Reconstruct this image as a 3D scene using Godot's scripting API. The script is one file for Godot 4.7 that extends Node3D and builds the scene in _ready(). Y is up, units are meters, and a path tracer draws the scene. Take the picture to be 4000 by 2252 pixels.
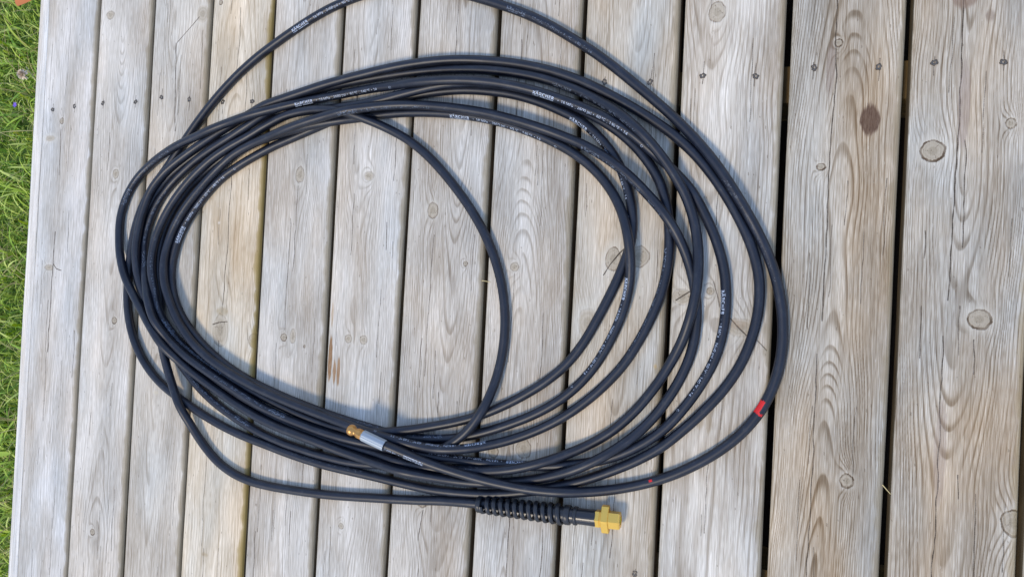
extends Node3D
# A coiled pressure hose on a weathered wooden deck, lawn on the left. x runs across the boards, z along them, metres.

const HOSE_R := 0.0065
const LAWN_Y := -0.14
const TEX_W := 256
const TEX_H := 1408
const TEX_LEN := 1.4

var rng := RandomNumberGenerator.new()
var taken := {}
var path := PackedVector3Array()      # control points of the hose
var line := PackedVector3Array()      # dense centre line
var along := PackedFloat32Array()     # length up to each point of it
var side := PackedVector3Array()
var tang := PackedVector3Array()

# ---------------------------------------------------------------- helpers
func numbered(called: String) -> String:
	if not taken.has(called):
		taken[called] = 0
		return called
	taken[called] += 1
	return "%s_%03d" % [called, taken[called]]

func thing(called: String, label: String, category: String, at := Vector3.ZERO, group := "") -> Node3D:
	var o := Node3D.new()
	o.name = numbered(called)
	add_child(o)
	o.position = at
	return tag(o, label, category, group)

func tag(o: Node3D, label: String, category: String, group := "", kind := "") -> Node3D:
	o.set_meta("label", label)
	if category != "":
		o.set_meta("category", category)
	if group != "":
		o.set_meta("group", group)
	if kind != "":
		o.set_meta("kind", kind)
	return o

func part(called: String, mesh: Mesh, mat: Material, parent: Node3D, at := Vector3.ZERO) -> MeshInstance3D:
	var o := MeshInstance3D.new()
	o.name = called
	o.mesh = mesh
	if mat:
		o.material_override = mat
	o.position = at
	parent.add_child(o, true)
	return o

func srgb(r: float, g: float, b: float) -> Color:
	return Color(r / 255.0, g / 255.0, b / 255.0)

func flat_mat(c: Color, rough := 0.7, metal := 0.0) -> StandardMaterial3D:
	var m := StandardMaterial3D.new()
	m.albedo_color = c
	m.roughness = rough
	m.metallic = metal
	return m

func noise(freq: float, octaves := 3, kind := FastNoiseLite.TYPE_SIMPLEX_SMOOTH, s := 7) -> FastNoiseLite:
	var n := FastNoiseLite.new()
	n.noise_type = kind
	n.frequency = freq
	n.fractal_octaves = octaves
	n.seed = s
	return n

func noise_bytes(w: int, h: int, freq: float, octaves: int, s: int, to_w: int, to_h: int) -> PackedByteArray:
	var im := noise(freq, octaves, FastNoiseLite.TYPE_SIMPLEX_SMOOTH, s).get_image(w, h)
	im.resize(to_w, to_h, Image.INTERPOLATE_CUBIC)
	im.convert(Image.FORMAT_L8)
	return im.get_data()

func quad(st: SurfaceTool, a: Vector3, b: Vector3, c: Vector3, d: Vector3) -> void:   # clockwise seen from outside
	for v in [a, b, c, a, c, d]:
		st.add_vertex(v)

# a solid turned about the local x axis: rings of (x, radius), with a frame of its own
func lathe(rings: Array, sides: int, lobes := 0, lobe_depth := 0.0) -> ArrayMesh:
	var st := SurfaceTool.new()
	st.begin(Mesh.PRIMITIVE_TRIANGLES)
	for i in rings.size() - 1:
		var smooth := 1 if rings[i].size() < 3 else int(rings[i][2])
		for k in sides:
			var q := []
			for e in [[i, k], [i + 1, k], [i + 1, k + 1], [i, k + 1]]:
				var a: float = TAU * e[1] / sides
				var r: float = rings[e[0]][1]
				if lobes > 0:
					r -= lobe_depth * pow(absf(cos(a * lobes * 0.5)), 14.0)
				q.append(Vector3(rings[e[0]][0], r * cos(a), r * sin(a)))
			st.set_smooth_group(smooth)
			quad(st, q[0], q[1], q[2], q[3])
	st.generate_normals()
	return st.commit()

func frame(from: Vector3, to: Vector3) -> Transform3D:      # local x along from -> to
	var x := (to - from).normalized()
	var z := x.cross(Vector3.UP).normalized()
	return Transform3D(Basis(x, z.cross(x), z), from)

# ---------------------------------------------------------------- the hose
func hose_run(to: PackedVector3Array, tenths: Array) -> void:      # tenths of a millimetre
	for i in range(0, tenths.size(), 3):
		path.append(Vector3(tenths[i], tenths[i + 1], tenths[i + 2]) * 0.0001)

func sample_hose() -> void:
	var n := path.size()
	for i in n - 1:
		var a := path[maxi(i - 1, 0)]
		var b := path[i]
		var c := path[i + 1]
		var d := path[mini(i + 2, n - 1)]
		for k in 6:
			line.append(b.cubic_interpolate(c, a, d, k / 6.0))
	line.append(path[n - 1])
	n = line.size()
	var s := 0.0
	for i in n:
		if i > 0:
			s += line[i].distance_to(line[i - 1])
		along.append(s)
		var t := (line[mini(i + 1, n - 1)] - line[maxi(i - 1, 0)]).normalized()
		tang.append(t)
		side.append(t.cross(Vector3.UP).normalized())

func hose_at(s: float) -> Array:      # centre, tangent, right
	var i := along.bsearch(s)
	i = clampi(i, 1, line.size() - 1)
	var f := clampf((s - along[i - 1]) / maxf(along[i] - along[i - 1], 1e-6), 0.0, 1.0)
	return [line[i - 1].lerp(line[i], f), tang[i - 1].lerp(tang[i], f).normalized(), side[i - 1].lerp(side[i], f).normalized()]

func hose_mesh() -> ArrayMesh:
	var sides := 18
	var v := PackedVector3Array()
	var nn := PackedVector3Array()
	var uv := PackedVector2Array()
	var ix := PackedInt32Array()
	for i in line.size():
		var up := side[i].cross(tang[i])
		for k in sides + 1:
			var a := TAU * k / sides
			var d := up * cos(a) + side[i] * sin(a)
			nn.append(d)
			v.append(line[i] + d * HOSE_R)
			uv.append(Vector2(along[i] / 0.30, float(k) / sides))
	for i in line.size() - 1:
		for k in sides:
			var p := i * (sides + 1) + k
			var q := p + sides + 1
			ix.append_array([p, q + 1, p + 1, p, q, q + 1])
	var arr := []
	arr.resize(Mesh.ARRAY_MAX)
	arr[Mesh.ARRAY_VERTEX] = v
	arr[Mesh.ARRAY_NORMAL] = nn
	arr[Mesh.ARRAY_TEX_UV] = uv
	arr[Mesh.ARRAY_INDEX] = ix
	var m := ArrayMesh.new()
	m.add_surface_from_arrays(Mesh.PRIMITIVE_TRIANGLES, arr)
	return m

func rubber_texture() -> ImageTexture:
	var w := 512
	var h := 96
	var big := noise_bytes(w, h, 0.02, 3, 11, w, h)
	var fine := noise_bytes(w, h, 0.3, 2, 12, w, h)
	var scuff := noise_bytes(w / 4, h, 0.16, 2, 13, w, h)
	var out := PackedByteArray()
	out.resize(w * h * 3)
	for i in w * h:
		var b := 17.0 + (big[i] - 128) * 0.07 + (fine[i] - 128) * 0.05
		var dust := clampf((scuff[i] - 172.0) / 50.0, 0.0, 1.0) * clampf((big[i] - 110.0) / 70.0, 0.0, 1.0)
		if fine[i] > 214:
			dust = maxf(dust, 0.55)
		out[i * 3] = int(clampf(b + dust * 30.0, 0, 255))
		out[i * 3 + 1] = int(clampf(b + 5.0 + dust * 26.0, 0, 255))
		out[i * 3 + 2] = int(clampf(b + 17.0 + dust * 12.0, 0, 255))
	return ImageTexture.create_from_image(Image.create_from_data(w, h, false, Image.FORMAT_RGB8, out))

# flat lettering wrapped onto the tube: x runs along the hose from length s, y round it
func wrap_text(text: String, font: Font, size_m: float, stretch: float, s0: float, angle: float, x0: float, y0: float, st: SurfaceTool) -> float:
	var tm := TextMesh.new()
	tm.text = text
	tm.font = font
	tm.font_size = 32
	tm.pixel_size = size_m / 32.0
	tm.depth = 0.0
	tm.horizontal_alignment = HORIZONTAL_ALIGNMENT_LEFT
	tm.vertical_alignment = VERTICAL_ALIGNMENT_CENTER
	tm.curve_step = 4.0
	var arr := tm.get_mesh_arrays()
	var v: PackedVector3Array = arr[Mesh.ARRAY_VERTEX]
	var nn: PackedVector3Array = arr[Mesh.ARRAY_NORMAL]
	var ix = arr[Mesh.ARRAY_INDEX]
	var count: int = ix.size() if ix != null and ix.size() > 0 else v.size()
	var left := 1e9
	var right := -1e9
	for p in v:
		left = minf(left, p.x)
		right = maxf(right, p.x)
	for i in count:
		var k: int = ix[i] if ix != null and ix.size() > 0 else i
		if nn.size() > k and nn[k].z < 0.5:
			continue
		ink_vertex(st, s0 + x0 + (v[k].x - left) * stretch, angle - (v[k].y + y0) / HOSE_R)
	return x0 + (right - left) * stretch

func ink_vertex(st: SurfaceTool, s: float, a: float) -> void:
	var h := hose_at(s)
	var up: Vector3 = h[2].cross(h[1])
	var d: Vector3 = up * cos(a) + h[2] * sin(a)
	st.set_normal(d)
	st.set_uv(Vector2(s * 9.0, a * 0.12))
	st.add_vertex(h[0] + d * (HOSE_R + 0.00012))

func ink_bar(st: SurfaceTool, s0: float, s1: float, a0: float, a1: float) -> void:
	var n := maxi(1, int((s1 - s0) / 0.006))
	for i in n:
		var p := lerpf(s0, s1, float(i) / n)
		var q := lerpf(s0, s1, float(i + 1) / n)
		for e in [[p, a1], [p, a0], [q, a0], [p, a1], [q, a0], [q, a1]]:
			ink_vertex(st, e[0], e[1])

func print_mark(s0: float, angle: float, bold: Font, plain: Font, starts_at := 0) -> ArrayMesh:
	var st := SurfaceTool.new()
	st.begin(Mesh.PRIMITIVE_TRIANGLES)
	var x := 0.0
	var e := wrap_text("KÄRCHER", bold, 0.0054, 1.26, s0, angle, x, 0.0006, st)
	for k in 14:
		var w := e / 14.0
		ink_bar(st, s0 + w * k, s0 + w * (k + 0.72), angle + 0.36, angle + 0.54)
	x = wrap_text("•", plain, 0.0048, 1.0, s0, angle, e + 0.006, 0.0, st)
	x = wrap_text("18 MPa | 2600 psi", plain, 0.0048, 1.16, s0, angle, x + 0.004, 0.0, st)
	x = wrap_text("•", plain, 0.0048, 1.0, s0, angle, x + 0.003, 0.0, st)
	x = wrap_text("60 °C | 140 °F", plain, 0.0048, 1.16, s0, angle, x + 0.004, 0.0, st)
	x = wrap_text("•", plain, 0.0048, 1.0, s0, angle, x + 0.003, 0.0, st)
	x = wrap_text("14", plain, 0.0048, 1.16, s0, angle, x + 0.003, 0.0, st)
	wrap_text("Cr", plain, 0.0040, 1.0, s0, angle, x + 0.022, 0.0, st)
	return st.commit()

# ---------------------------------------------------------------- weathered wood
# style: cx pith place across (0..1), d0 depth of the cut below the pith, slope of it along, base tone, warm, amp of the rings, pitch of the rings
func wood(seed_: int, x0: float, width: float, style: Dictionary, knots: Array) -> Array:
	var fw := 64
	var fh := 352
	var wob := noise(0.012, 3, FastNoiseLite.TYPE_SIMPLEX_SMOOTH, seed_)
	var field := PackedFloat32Array()
	field.resize(fw * fh)
	var pitch: float = style.get("pitch", 0.0032)
	var slope: float = style.get("slope", 0.03)
	var d0: float = style.get("d0", 0.02)
	var cx: float = style.get("cx", 0.5)
	var lean: float = style.get("lean", 0.0)
	for j in fh:
		var z := (float(j) / (fh - 1) - 0.5) * TEX_LEN
		var w1 := wob.get_noise_2d(j * 0.55, 40.0)
		var w2 := wob.get_noise_2d(j * 0.9, 300.0)
		var d: float = d0 + slope * z + w1 * style.get("wander", 0.012)
		var mid := x0 + width * cx + w2 * 0.008 + lean * z
		for i in fw:
			var x := x0 + width * (float(i) / (fw - 1))
			var rr := sqrt((x - mid) * (x - mid) + d * d)
			rr += wob.get_noise_2d(i * 1.0 + 500.0, j * 0.11) * 0.0013 + wob.get_noise_2d(i * 4.0 + 900.0, j * 0.3) * 0.0005
			for k in knots:
				var dx: float = (x - k[0]) / (k[2] * 1.9)
				var dz: float = (z - k[1]) / (k[3] * 3.0)
				var q := dx * dx + dz * dz
				if q < 6.0:
					rr += exp(-q * 1.5) * (0.0050 + k[2] * 0.55) * (1.0 if x < mid else -1.0) * (1.0 if k.size() < 6 else k[5])
			var ph := rr / pitch
			field[j * fw + i] = ph + 0.55 * sin(ph * 0.41 + seed_) + 0.30 * sin(ph * 0.93 + seed_ * 0.7)
	var fi := Image.create_from_data(fw, fh, false, Image.FORMAT_RF, field.to_byte_array())
	fi.resize(TEX_W, TEX_H, Image.INTERPOLATE_CUBIC)
	var f := fi.get_data().to_float32_array()
	var streak := noise_bytes(TEX_W, 30, 0.21, 2, seed_ + 1, TEX_W, TEX_H)
	var fibre := noise_bytes(TEX_W, 176, 0.5, 2, seed_ + 2, TEX_W, TEX_H)
	var hair := noise_bytes(TEX_W, 60, 0.36, 1, seed_ + 6, TEX_W, TEX_H)
	var patch := noise_bytes(48, 72, 0.09, 3, seed_ + 8, TEX_W, TEX_H)
	var blotch := noise_bytes(32, 96, 0.05, 4, seed_ + 3, TEX_W, TEX_H)
	var warmth := noise_bytes(16, 64, 0.06, 3, seed_ + 4, TEX_W, TEX_H)
	var ring := PackedFloat32Array()
	var amp: float = style.get("amp", 34.0)
	for p in 256:
		var t := p / 255.0
		var dark := smoothstep(0.50, 0.82, t) * (1.0 - smoothstep(0.90, 0.99, t))
		ring.append(-(dark * 0.75 + dark * dark * 0.65) * amp + amp * 0.30)
	var base: float = style.get("base", 190.0)
	var warm: float = style.get("warm", 0.0)
	var wv: float = style.get("warm_vary", 0.10) * 0.38
	var bv: float = style.get("blotch", 0.16)
	var sv: float = style.get("streak", 0.24)
	var lr := PackedByteArray()
	var lg := PackedByteArray()
	var lb := PackedByteArray()
	for t in 512:      # tone -> colour: light parts neutral, dark parts brown grey
		var v := clampf(t - 128.0, 0.0, 255.0)
		var k := clampf((200.0 - v) / 120.0, 0.0, 1.0)
		lr.append(int(clampf(v + warm * 0.45 + k * 4.0, 0, 255)))
		lg.append(int(clampf(v - 8.5 - warm * 0.15 - k * 3.0, 0, 255)))
		lb.append(int(clampf(v - 24.0 - warm - k * 5.0, 0, 255)))
	var n := TEX_W * TEX_H
	var rgb := PackedByteArray()
	rgb.resize(n * 3)
	var hgt := PackedByteArray()
	hgt.resize(n)
	for i in n:
		var g := ring[int(f[i] * 255.0) & 255]
		var s := (streak[i] - 128) * sv * 0.45 - maxf(0.0, streak[i] - 165.0) * sv * 1.7
		var m := (0.10 + fibre[i] * 0.0052 + streak[i] * 0.0020) * clampf((patch[i] - 48) * 0.0095, 0.12, 1.15)
		var r := g * m + s
		var t := int(base + r + (fibre[i] - 128) * 0.17 + (hair[i] - 128) * 0.17 + (blotch[i] - 128) * bv) + 128
		var w := int((warmth[i] - 128) * wv)
		rgb[i * 3] = clampi(lr[t] + w, 0, 255)
		rgb[i * 3 + 1] = lg[t]
		rgb[i * 3 + 2] = clampi(lb[t] - w, 0, 255)
		hgt[i] = clampi(int(150.0 + r * 1.5 + (fibre[i] - 128) * 0.25 + (hair[i] - 128) * 0.25), 0, 255)
	var grit := RandomNumberGenerator.new()
	grit.seed = seed_
	for k in 110:      # grit, pin holes and pale scuffs
		var gi := grit.randi() % (TEX_W - 3)
		var gj := grit.randi() % (TEX_H - 4)
		var bright := grit.randf() < 0.3
		for e in grit.randi_range(1, 4):
			var gp := (gj + e) * TEX_W + gi + (e & 1)
			if bright:
				mix_px(rgb, gp, 232, 228, 218, 0.5)
			else:
				mix_px(rgb, gp, 84, 72, 58, 0.55)
				mix_px(rgb, gp + 1, 84, 72, 58, 0.35)
	for k in 16:      # short drying checks along the grain
		var kx := x0 + width * grit.randf_range(0.08, 0.92)
		var kz := grit.randf_range(-0.66, 0.60)
		var kl := grit.randf_range(0.02, 0.11)
		draw_crack(rgb, hgt, x0, width, [grit.randf_range(0.5, 0.9), grit.randf_range(0.45, 0.8), kx, kz, kx + grit.randf_range(-0.001, 0.001), kz + kl], seed_ + k)
	for k in knots:
		draw_knot(rgb, hgt, x0, width, k, seed_)
	for c in style.get("cracks", []):
		draw_crack(rgb, hgt, x0, width, c, seed_)
	for s in style.get("stains", []):
		draw_stain(rgb, x0, width, s, seed_)
	draw_edge(rgb, style.get("edge", [0.75, 0.2, 134, 118, 90]), seed_)
	return [ImageTexture.create_from_image(Image.create_from_data(TEX_W, TEX_H, false, Image.FORMAT_RGB8, rgb)),
		ImageTexture.create_from_image(Image.create_from_data(TEX_W, TEX_H, false, Image.FORMAT_L8, hgt))]

func mix_px(rgb: PackedByteArray, i: int, r: float, g: float, b: float, f: float) -> void:
	rgb[i * 3] = int(lerpf(rgb[i * 3], r, f))
	rgb[i * 3 + 1] = int(lerpf(rgb[i * 3 + 1], g, f))
	rgb[i * 3 + 2] = int(lerpf(rgb[i * 3 + 2], b, f))

# knot: [x, z, rx, rz, rim darkness, (sign)]
func draw_knot(rgb: PackedByteArray, hgt: PackedByteArray, x0: float, width: float, k: Array, s: int) -> void:
	var nz := noise(0.9, 2, FastNoiseLite.TYPE_SIMPLEX_SMOOTH, s + int(k[1] * 9000.0))
	var px := width / TEX_W
	var pz := TEX_LEN / TEX_H
	var ci: float = (k[0] - x0) / px
	var cj: float = (k[1] + TEX_LEN * 0.5) / pz
	var ri: float = k[2] / px
	var rj: float = k[3] / pz
	var split := nz.get_noise_2d(3.0, 8.0) * 3.0
	for j in range(maxi(0, int(cj - rj * 2.4)), mini(TEX_H, int(cj + rj * 2.4) + 1)):
		for i in range(maxi(0, int(ci - ri * 2.2)), mini(TEX_W, int(ci + ri * 2.2) + 1)):
			var dx: float = (i - ci) / ri
			var dz: float = (j - cj) / rj
			var a := atan2(dz, dx)
			var q := sqrt(dx * dx + dz * dz) * (1.0 + 0.10 * nz.get_noise_2d(cos(a) * 1.2, sin(a) * 1.2))
			var p := j * TEX_W + i
			if q < 1.0:
				var v: float = 174.0 - k[4] * 14.0 + 7.0 * sin(q * (9.0 + ri * 0.25)) + nz.get_noise_2d(i * 0.8, j * 0.8) * 14.0 - (1.0 - q) * (1.0 - q) * 34.0
				mix_px(rgb, p, v + 9.0, v - 4.0, v - 26.0, 0.75 * clampf((1.0 - q) * 4.0 + k[4], 0.0, 1.0))
				var rad := absf(sin((a + split) * 1.5 + nz.get_noise_2d(q * 2.0, 1.0)))
				if rad < 0.035 + 0.35 / ri and q < 0.85 - 0.4 * rad * 10.0 and k[4] > 0.05:
					mix_px(rgb, p, 96, 83, 68, 0.62)
					hgt[p] = 70
			if k[4] > 0.0 and absf(q - 1.0) < (0.5 + 0.7 * k[4] * k[4] * (0.5 + 0.5 * sin(a + 0.5))) / minf(ri, rj) + 0.03:
				var rim := clampf(0.35 + nz.get_noise_2d(cos(a) * 0.9 + 7.0, sin(a) * 0.9) * 0.9, 0.0, 1.0)
				mix_px(rgb, p, 70, 54, 38, minf(1.0, k[4] * (0.35 + 0.75 * rim)))
				hgt[p] = 60
			elif q >= 1.0 and q < 1.9:
				mix_px(rgb, p, 208, 200, 182, 0.45 * (1.9 - q) / 0.9)

# crack: [width px, darkness, x, z, x, z, ...]
func draw_crack(rgb: PackedByteArray, hgt: PackedByteArray, x0: float, width: float, c: Array, s: int) -> void:
	var nz := noise(0.05, 3, FastNoiseLite.TYPE_SIMPLEX_SMOOTH, s + int(c[3] * 5000.0))
	var px := width / TEX_W
	var pz := TEX_LEN / TEX_H
	for e in range(2, c.size() - 3, 2):
		var a := Vector2((c[e] - x0) / px, (c[e + 1] + TEX_LEN * 0.5) / pz)
		var b := Vector2((c[e + 2] - x0) / px, (c[e + 3] + TEX_LEN * 0.5) / pz)
		var n := int(a.distance_to(b) * 1.4) + 1
		for t in n + 1:
			var p := a.lerp(b, float(t) / n)
			p.x += nz.get_noise_2d(p.y * 0.30, 3.0) * 4.5
			var hw: float = c[0] * (0.80 + 0.6 * nz.get_noise_2d(p.y * 1.2, 90.0))
			var j := int(p.y)
			if j < 0 or j >= TEX_H:
				continue
			for i in range(maxi(0, int(p.x - hw - 1.0)), mini(TEX_W, int(p.x + hw + 2.0))):
				var cover := clampf(hw + 0.5 - absf(i - p.x), 0.0, 1.0)
				if cover > 0.0:
					mix_px(rgb, j * TEX_W + i, 58, 49, 40, c[1] * cover)
					hgt[j * TEX_W + i] = int(lerpf(hgt[j * TEX_W + i], 20.0, cover))

# stain: [x, z, rx, rz, r, g, b, strength]
func draw_stain(rgb: PackedByteArray, x0: float, width: float, t: Array, s: int) -> void:
	var nz := noise(0.35, 3, FastNoiseLite.TYPE_SIMPLEX_SMOOTH, s + 77)
	var px := width / TEX_W
	var pz := TEX_LEN / TEX_H
	var ci: float = (t[0] - x0) / px
	var cj: float = (t[1] + TEX_LEN * 0.5) / pz
	var ri: float = t[2] / px
	var rj: float = t[3] / pz
	for i in range(maxi(0, int(ci - ri)), mini(TEX_W, int(ci + ri) + 1)):
		var hi := sqrt(maxf(0.0, 1.0 - pow((i - ci) / ri, 2.0)))
		var top := cj - rj * (hi + nz.get_noise_2d(i * 3.0, 5.0) * 0.30)
		var bot := cj + rj * (hi + nz.get_noise_2d(i * 3.0, 60.0) * 0.30)
		for j in range(maxi(0, int(top)), mini(TEX_H, int(bot) + 1)):
			var soft := clampf(minf(j - top, bot - j) / 5.0, 0.0, 1.0)
			mix_px(rgb, j * TEX_W + i, t[4], t[5], t[6], t[7] * soft * (0.8 + 0.3 * nz.get_noise_2d(i * 2.0, j * 0.25)))

# edge: [strength on the right, strength on the left] algae and old wet along the arris
func draw_edge(rgb: PackedByteArray, e: Array, s: int) -> void:
	var nz := noise(0.02, 3, FastNoiseLite.TYPE_SIMPLEX_SMOOTH, s + 5)
	for j in TEX_H:
		var wr := 16.0 + 14.0 * nz.get_noise_2d(j, 0.0)
		var wl := 10.0 + 8.0 * nz.get_noise_2d(j, 400.0)
		for k in 30:
			if e[0] > 0.0 and k < wr:
				mix_px(rgb, j * TEX_W + TEX_W - 1 - k, e[2], e[3], e[4], e[0] * pow(1.0 - k / wr, 0.7))
			if e[1] > 0.0 and k < wl:
				mix_px(rgb, j * TEX_W + k, 150, 138, 110, e[1] * (1.0 - k / wl))

func wood_material(seed_: int, x0: float, width: float, style: Dictionary, knots: Array) -> StandardMaterial3D:
	var t := wood(seed_, x0, width, style, knots)
	var m := StandardMaterial3D.new()
	m.albedo_texture = t[0]
	m.roughness = 0.82
	m.metallic_specular = 0.3
	m.heightmap_enabled = true
	m.heightmap_texture = t[1]
	m.heightmap_scale = 0.09
	return m

# a board: rounded arrises, slightly uneven edges. Surface 0 is the face, surface 1 the sides and the underside
func board_mesh(xa: float, xb: float, lean_a: float, lean_b: float, thick: float, zl: float, s: int, r := 0.0030, rr := 0.0056) -> ArrayMesh:
	var nz := noise(2.2, 2, FastNoiseLite.TYPE_SIMPLEX_SMOOTH, s)
	var w := xb - xa
	var face := [[0.0, -r], [r * 0.30, -r * 0.30], [r, 0.0], [0.5 * w, 0.0006], [w - rr, 0.0], [w - rr * 0.55, -rr * 0.13], [w - rr * 0.2, -rr * 0.48], [w, -rr]]
	var sides := [[w, -rr], [w, -thick], [0.0, -thick], [0.0, -r]]
	var m := ArrayMesh.new()
	var segs := 40
	for e in 2:
		var pr: Array = face if e == 0 else sides
		var st := SurfaceTool.new()
		st.begin(Mesh.PRIMITIVE_TRIANGLES)
		for j in segs:
			for k in pr.size() - 1:
				var q := []
				for c in [[j, k], [j, k + 1], [j + 1, k + 1], [j + 1, k]]:
					var z: float = lerpf(-zl, zl, float(c[0]) / segs)
					var u: float = pr[c[1]][0] / w
					var dx: float = lerpf(nz.get_noise_2d(z, 0.0), nz.get_noise_2d(z, 50.0), u) * 0.0009 + z * lerpf(lean_a, lean_b, u)
					q.append([Vector3(xa + pr[c[1]][0] + dx, pr[c[1]][1], z), Vector2(u, z / TEX_LEN + 0.5)])
				st.set_smooth_group(1 if e == 0 else -1)
				for c in [0, 1, 2, 0, 2, 3]:
					st.set_uv(q[c][1])
					st.add_vertex(q[c][0])
		st.generate_normals()
		st.commit(m)
	return m

func screw_mesh(mat_head: Material, mat_dark: Material) -> ArrayMesh:
	var m := ArrayMesh.new()
	var st := SurfaceTool.new()
	st.begin(Mesh.PRIMITIVE_TRIANGLES)
	var n := 12
	var star := func(k: int) -> float: return 0.0017 if k % 2 == 0 else 0.0011
	for k in n:
		var a := TAU * k / n
		var b := TAU * (k + 1) / n
		var ra: float = star.call(k)
		var rb: float = star.call(k + 1)
		var o0 := Vector3(cos(a) * 0.0027, -0.0003, sin(a) * 0.0036)
		var o1 := Vector3(cos(b) * 0.0027, -0.0003, sin(b) * 0.0036)
		var i0 := Vector3(cos(a) * ra, 0.0001, sin(a) * ra)
		var i1 := Vector3(cos(b) * rb, 0.0001, sin(b) * rb)
		quad(st, o0, o1, i1, i0)
		quad(st, i0, i1, i1 + Vector3(0, -0.0016, 0), i0 + Vector3(0, -0.0016, 0))
	st.generate_normals()
	st.commit(m)
	st = SurfaceTool.new()
	st.begin(Mesh.PRIMITIVE_TRIANGLES)
	for k in n:
		var a := TAU * k / n
		var b := TAU * (k + 1) / n
		for v in [Vector3(0, -0.0014, 0), Vector3(cos(a) * 0.0018, -0.0014, sin(a) * 0.0018), Vector3(cos(b) * 0.0018, -0.0014, sin(b) * 0.0018)]:
			st.add_vertex(v)
	# crushed dark fibres round the head, longer along the grain
	for k in 18:
		var a := TAU * k / 18
		var b := TAU * (k + 1) / 18
		var l := 0.0021 + 0.0013 * absf(sin(k * 2.3 + 0.4)) + 0.0012 * absf(sin(a))
		var q := 0.0021 + 0.0013 * absf(sin((k + 1) % 18 * 2.3 + 0.4)) + 0.0012 * absf(sin(b))
		quad(st, Vector3(cos(a) * l, -0.0001, sin(a) * l), Vector3(cos(b) * q, -0.0001, sin(b) * q), Vector3(cos(b) * 0.0024, -0.0004, sin(b) * 0.0024), Vector3(cos(a) * 0.0024, -0.0004, sin(a) * 0.0024))
	st.generate_normals()
	st.commit(m)
	m.surface_set_material(0, mat_head)
	m.surface_set_material(1, mat_dark)
	return m

# ---------------------------------------------------------------- plants
func blade_mesh(length: float, width: float, bend: float) -> ArrayMesh:
	var st := SurfaceTool.new()
	st.begin(Mesh.PRIMITIVE_TRIANGLES)
	var n := 5
	for i in n:
		var q := []
		for e in [[i, -1], [i, 1], [i + 1, 1], [i + 1, -1]]:
			var t: float = float(e[0]) / n
			var w: float = width * 0.5 * (1.0 - pow(t, 2.2)) * e[1]
			var a := bend * t
			q.append(Vector3(w, length * sin(1.5 - a * 0.5) * t * (1.0 - 0.25 * a * t), length * t * t * bend * 0.55 + absf(w) * 0.35))
		st.set_smooth_group(1)
		quad(st, q[0], q[1], q[2], q[3])
	st.generate_normals()
	return st.commit()

func leaf_mesh(length: float, width: float, notch := 0.0) -> ArrayMesh:      # one leaflet from the origin along z, cupped
	var st := SurfaceTool.new()
	st.begin(Mesh.PRIMITIVE_TRIANGLES)
	var pts := []
	for i in 13:
		var t := PI * i / 12.0
		pts.append(Vector3(-cos(t) * width * 0.5 * pow(sin(t * 0.5 + 0.785), 0.6), absf(cos(t)) * width * 0.14, length * pow(sin(t), 0.75) * (1.0 - notch * exp(-pow((i - 6.0), 2.0)))))
	for i in 12:
		for v in [Vector3(0, 0, length * 0.35), pts[i + 1], pts[i]]:
			st.add_vertex(v)
	for v in [Vector3(0, 0, length * 0.35), pts[0], Vector3(0, 0, -length * 0.1), Vector3(0, 0, length * 0.35), Vector3(0, 0, -length * 0.1), pts[12]]:
		st.add_vertex(v)
	st.generate_normals()
	return st.commit()

func clover_mesh() -> ArrayMesh:
	var leaf := leaf_mesh(0.011, 0.011, 0.12)
	var st := SurfaceTool.new()
	st.begin(Mesh.PRIMITIVE_TRIANGLES)
	for k in 3:
		st.append_from(leaf, 0, Transform3D(Basis(Vector3.UP, TAU * k / 3.0) * Basis(Vector3.RIGHT, -0.2), Vector3.ZERO))
	var stem := CylinderMesh.new()
	stem.top_radius = 0.0005
	stem.bottom_radius = 0.0006
	stem.height = 0.05
	stem.radial_segments = 5
	stem.rings = 1
	st.append_from(stem, 0, Transform3D(Basis(), Vector3(0, -0.026, 0)))
	return st.commit()

func plant_mat(back: float) -> StandardMaterial3D:
	var m := StandardMaterial3D.new()
	m.vertex_color_use_as_albedo = true
	m.roughness = 0.55
	m.metallic_specular = 0.35
	m.cull_mode = BaseMaterial3D.CULL_DISABLED
	m.backlight_enabled = true
	m.backlight = Color(back, back, back * 0.4)
	return m

func scatter(called: String, label: String, category: String, mesh: Mesh, mat: Material, n: int, box: Rect2, tints: Array, lift: Vector2, tilt: float, size: Vector2) -> void:
	var mm := MultiMesh.new()
	mm.transform_format = MultiMesh.TRANSFORM_3D
	mm.use_colors = true
	mm.mesh = mesh
	mm.instance_count = n
	var clump := noise(4.0, 2, FastNoiseLite.TYPE_SIMPLEX_SMOOTH, 31 + n)
	var i := 0
	while i < n:
		var x := box.position.x + rng.randf() * box.size.x
		var z := box.position.y + rng.randf() * box.size.y
		if clump.get_noise_2d(x, z) < rng.randf_range(-0.7, 0.35) and rng.randf() < 0.7:
			continue
		var b := Basis(Vector3.UP, rng.randf() * TAU) * Basis(Vector3.RIGHT, rng.randf_range(0.0, tilt))
		b = b.scaled(Vector3.ONE * rng.randf_range(size.x, size.y))
		mm.set_instance_transform(i, Transform3D(b, Vector3(x, LAWN_Y + rng.randf_range(lift.x, lift.y), z)))
		var c: Color = tints[rng.randi() % tints.size()]
		c = c * rng.randf_range(0.8, 1.55)
		c.a = 1.0
		mm.set_instance_color(i, c)
		i += 1
	var o := MultiMeshInstance3D.new()
	o.name = numbered(called)
	o.multimesh = mm
	o.material_override = mat
	add_child(o)
	tag(o, label, category, "", "stuff")

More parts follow.
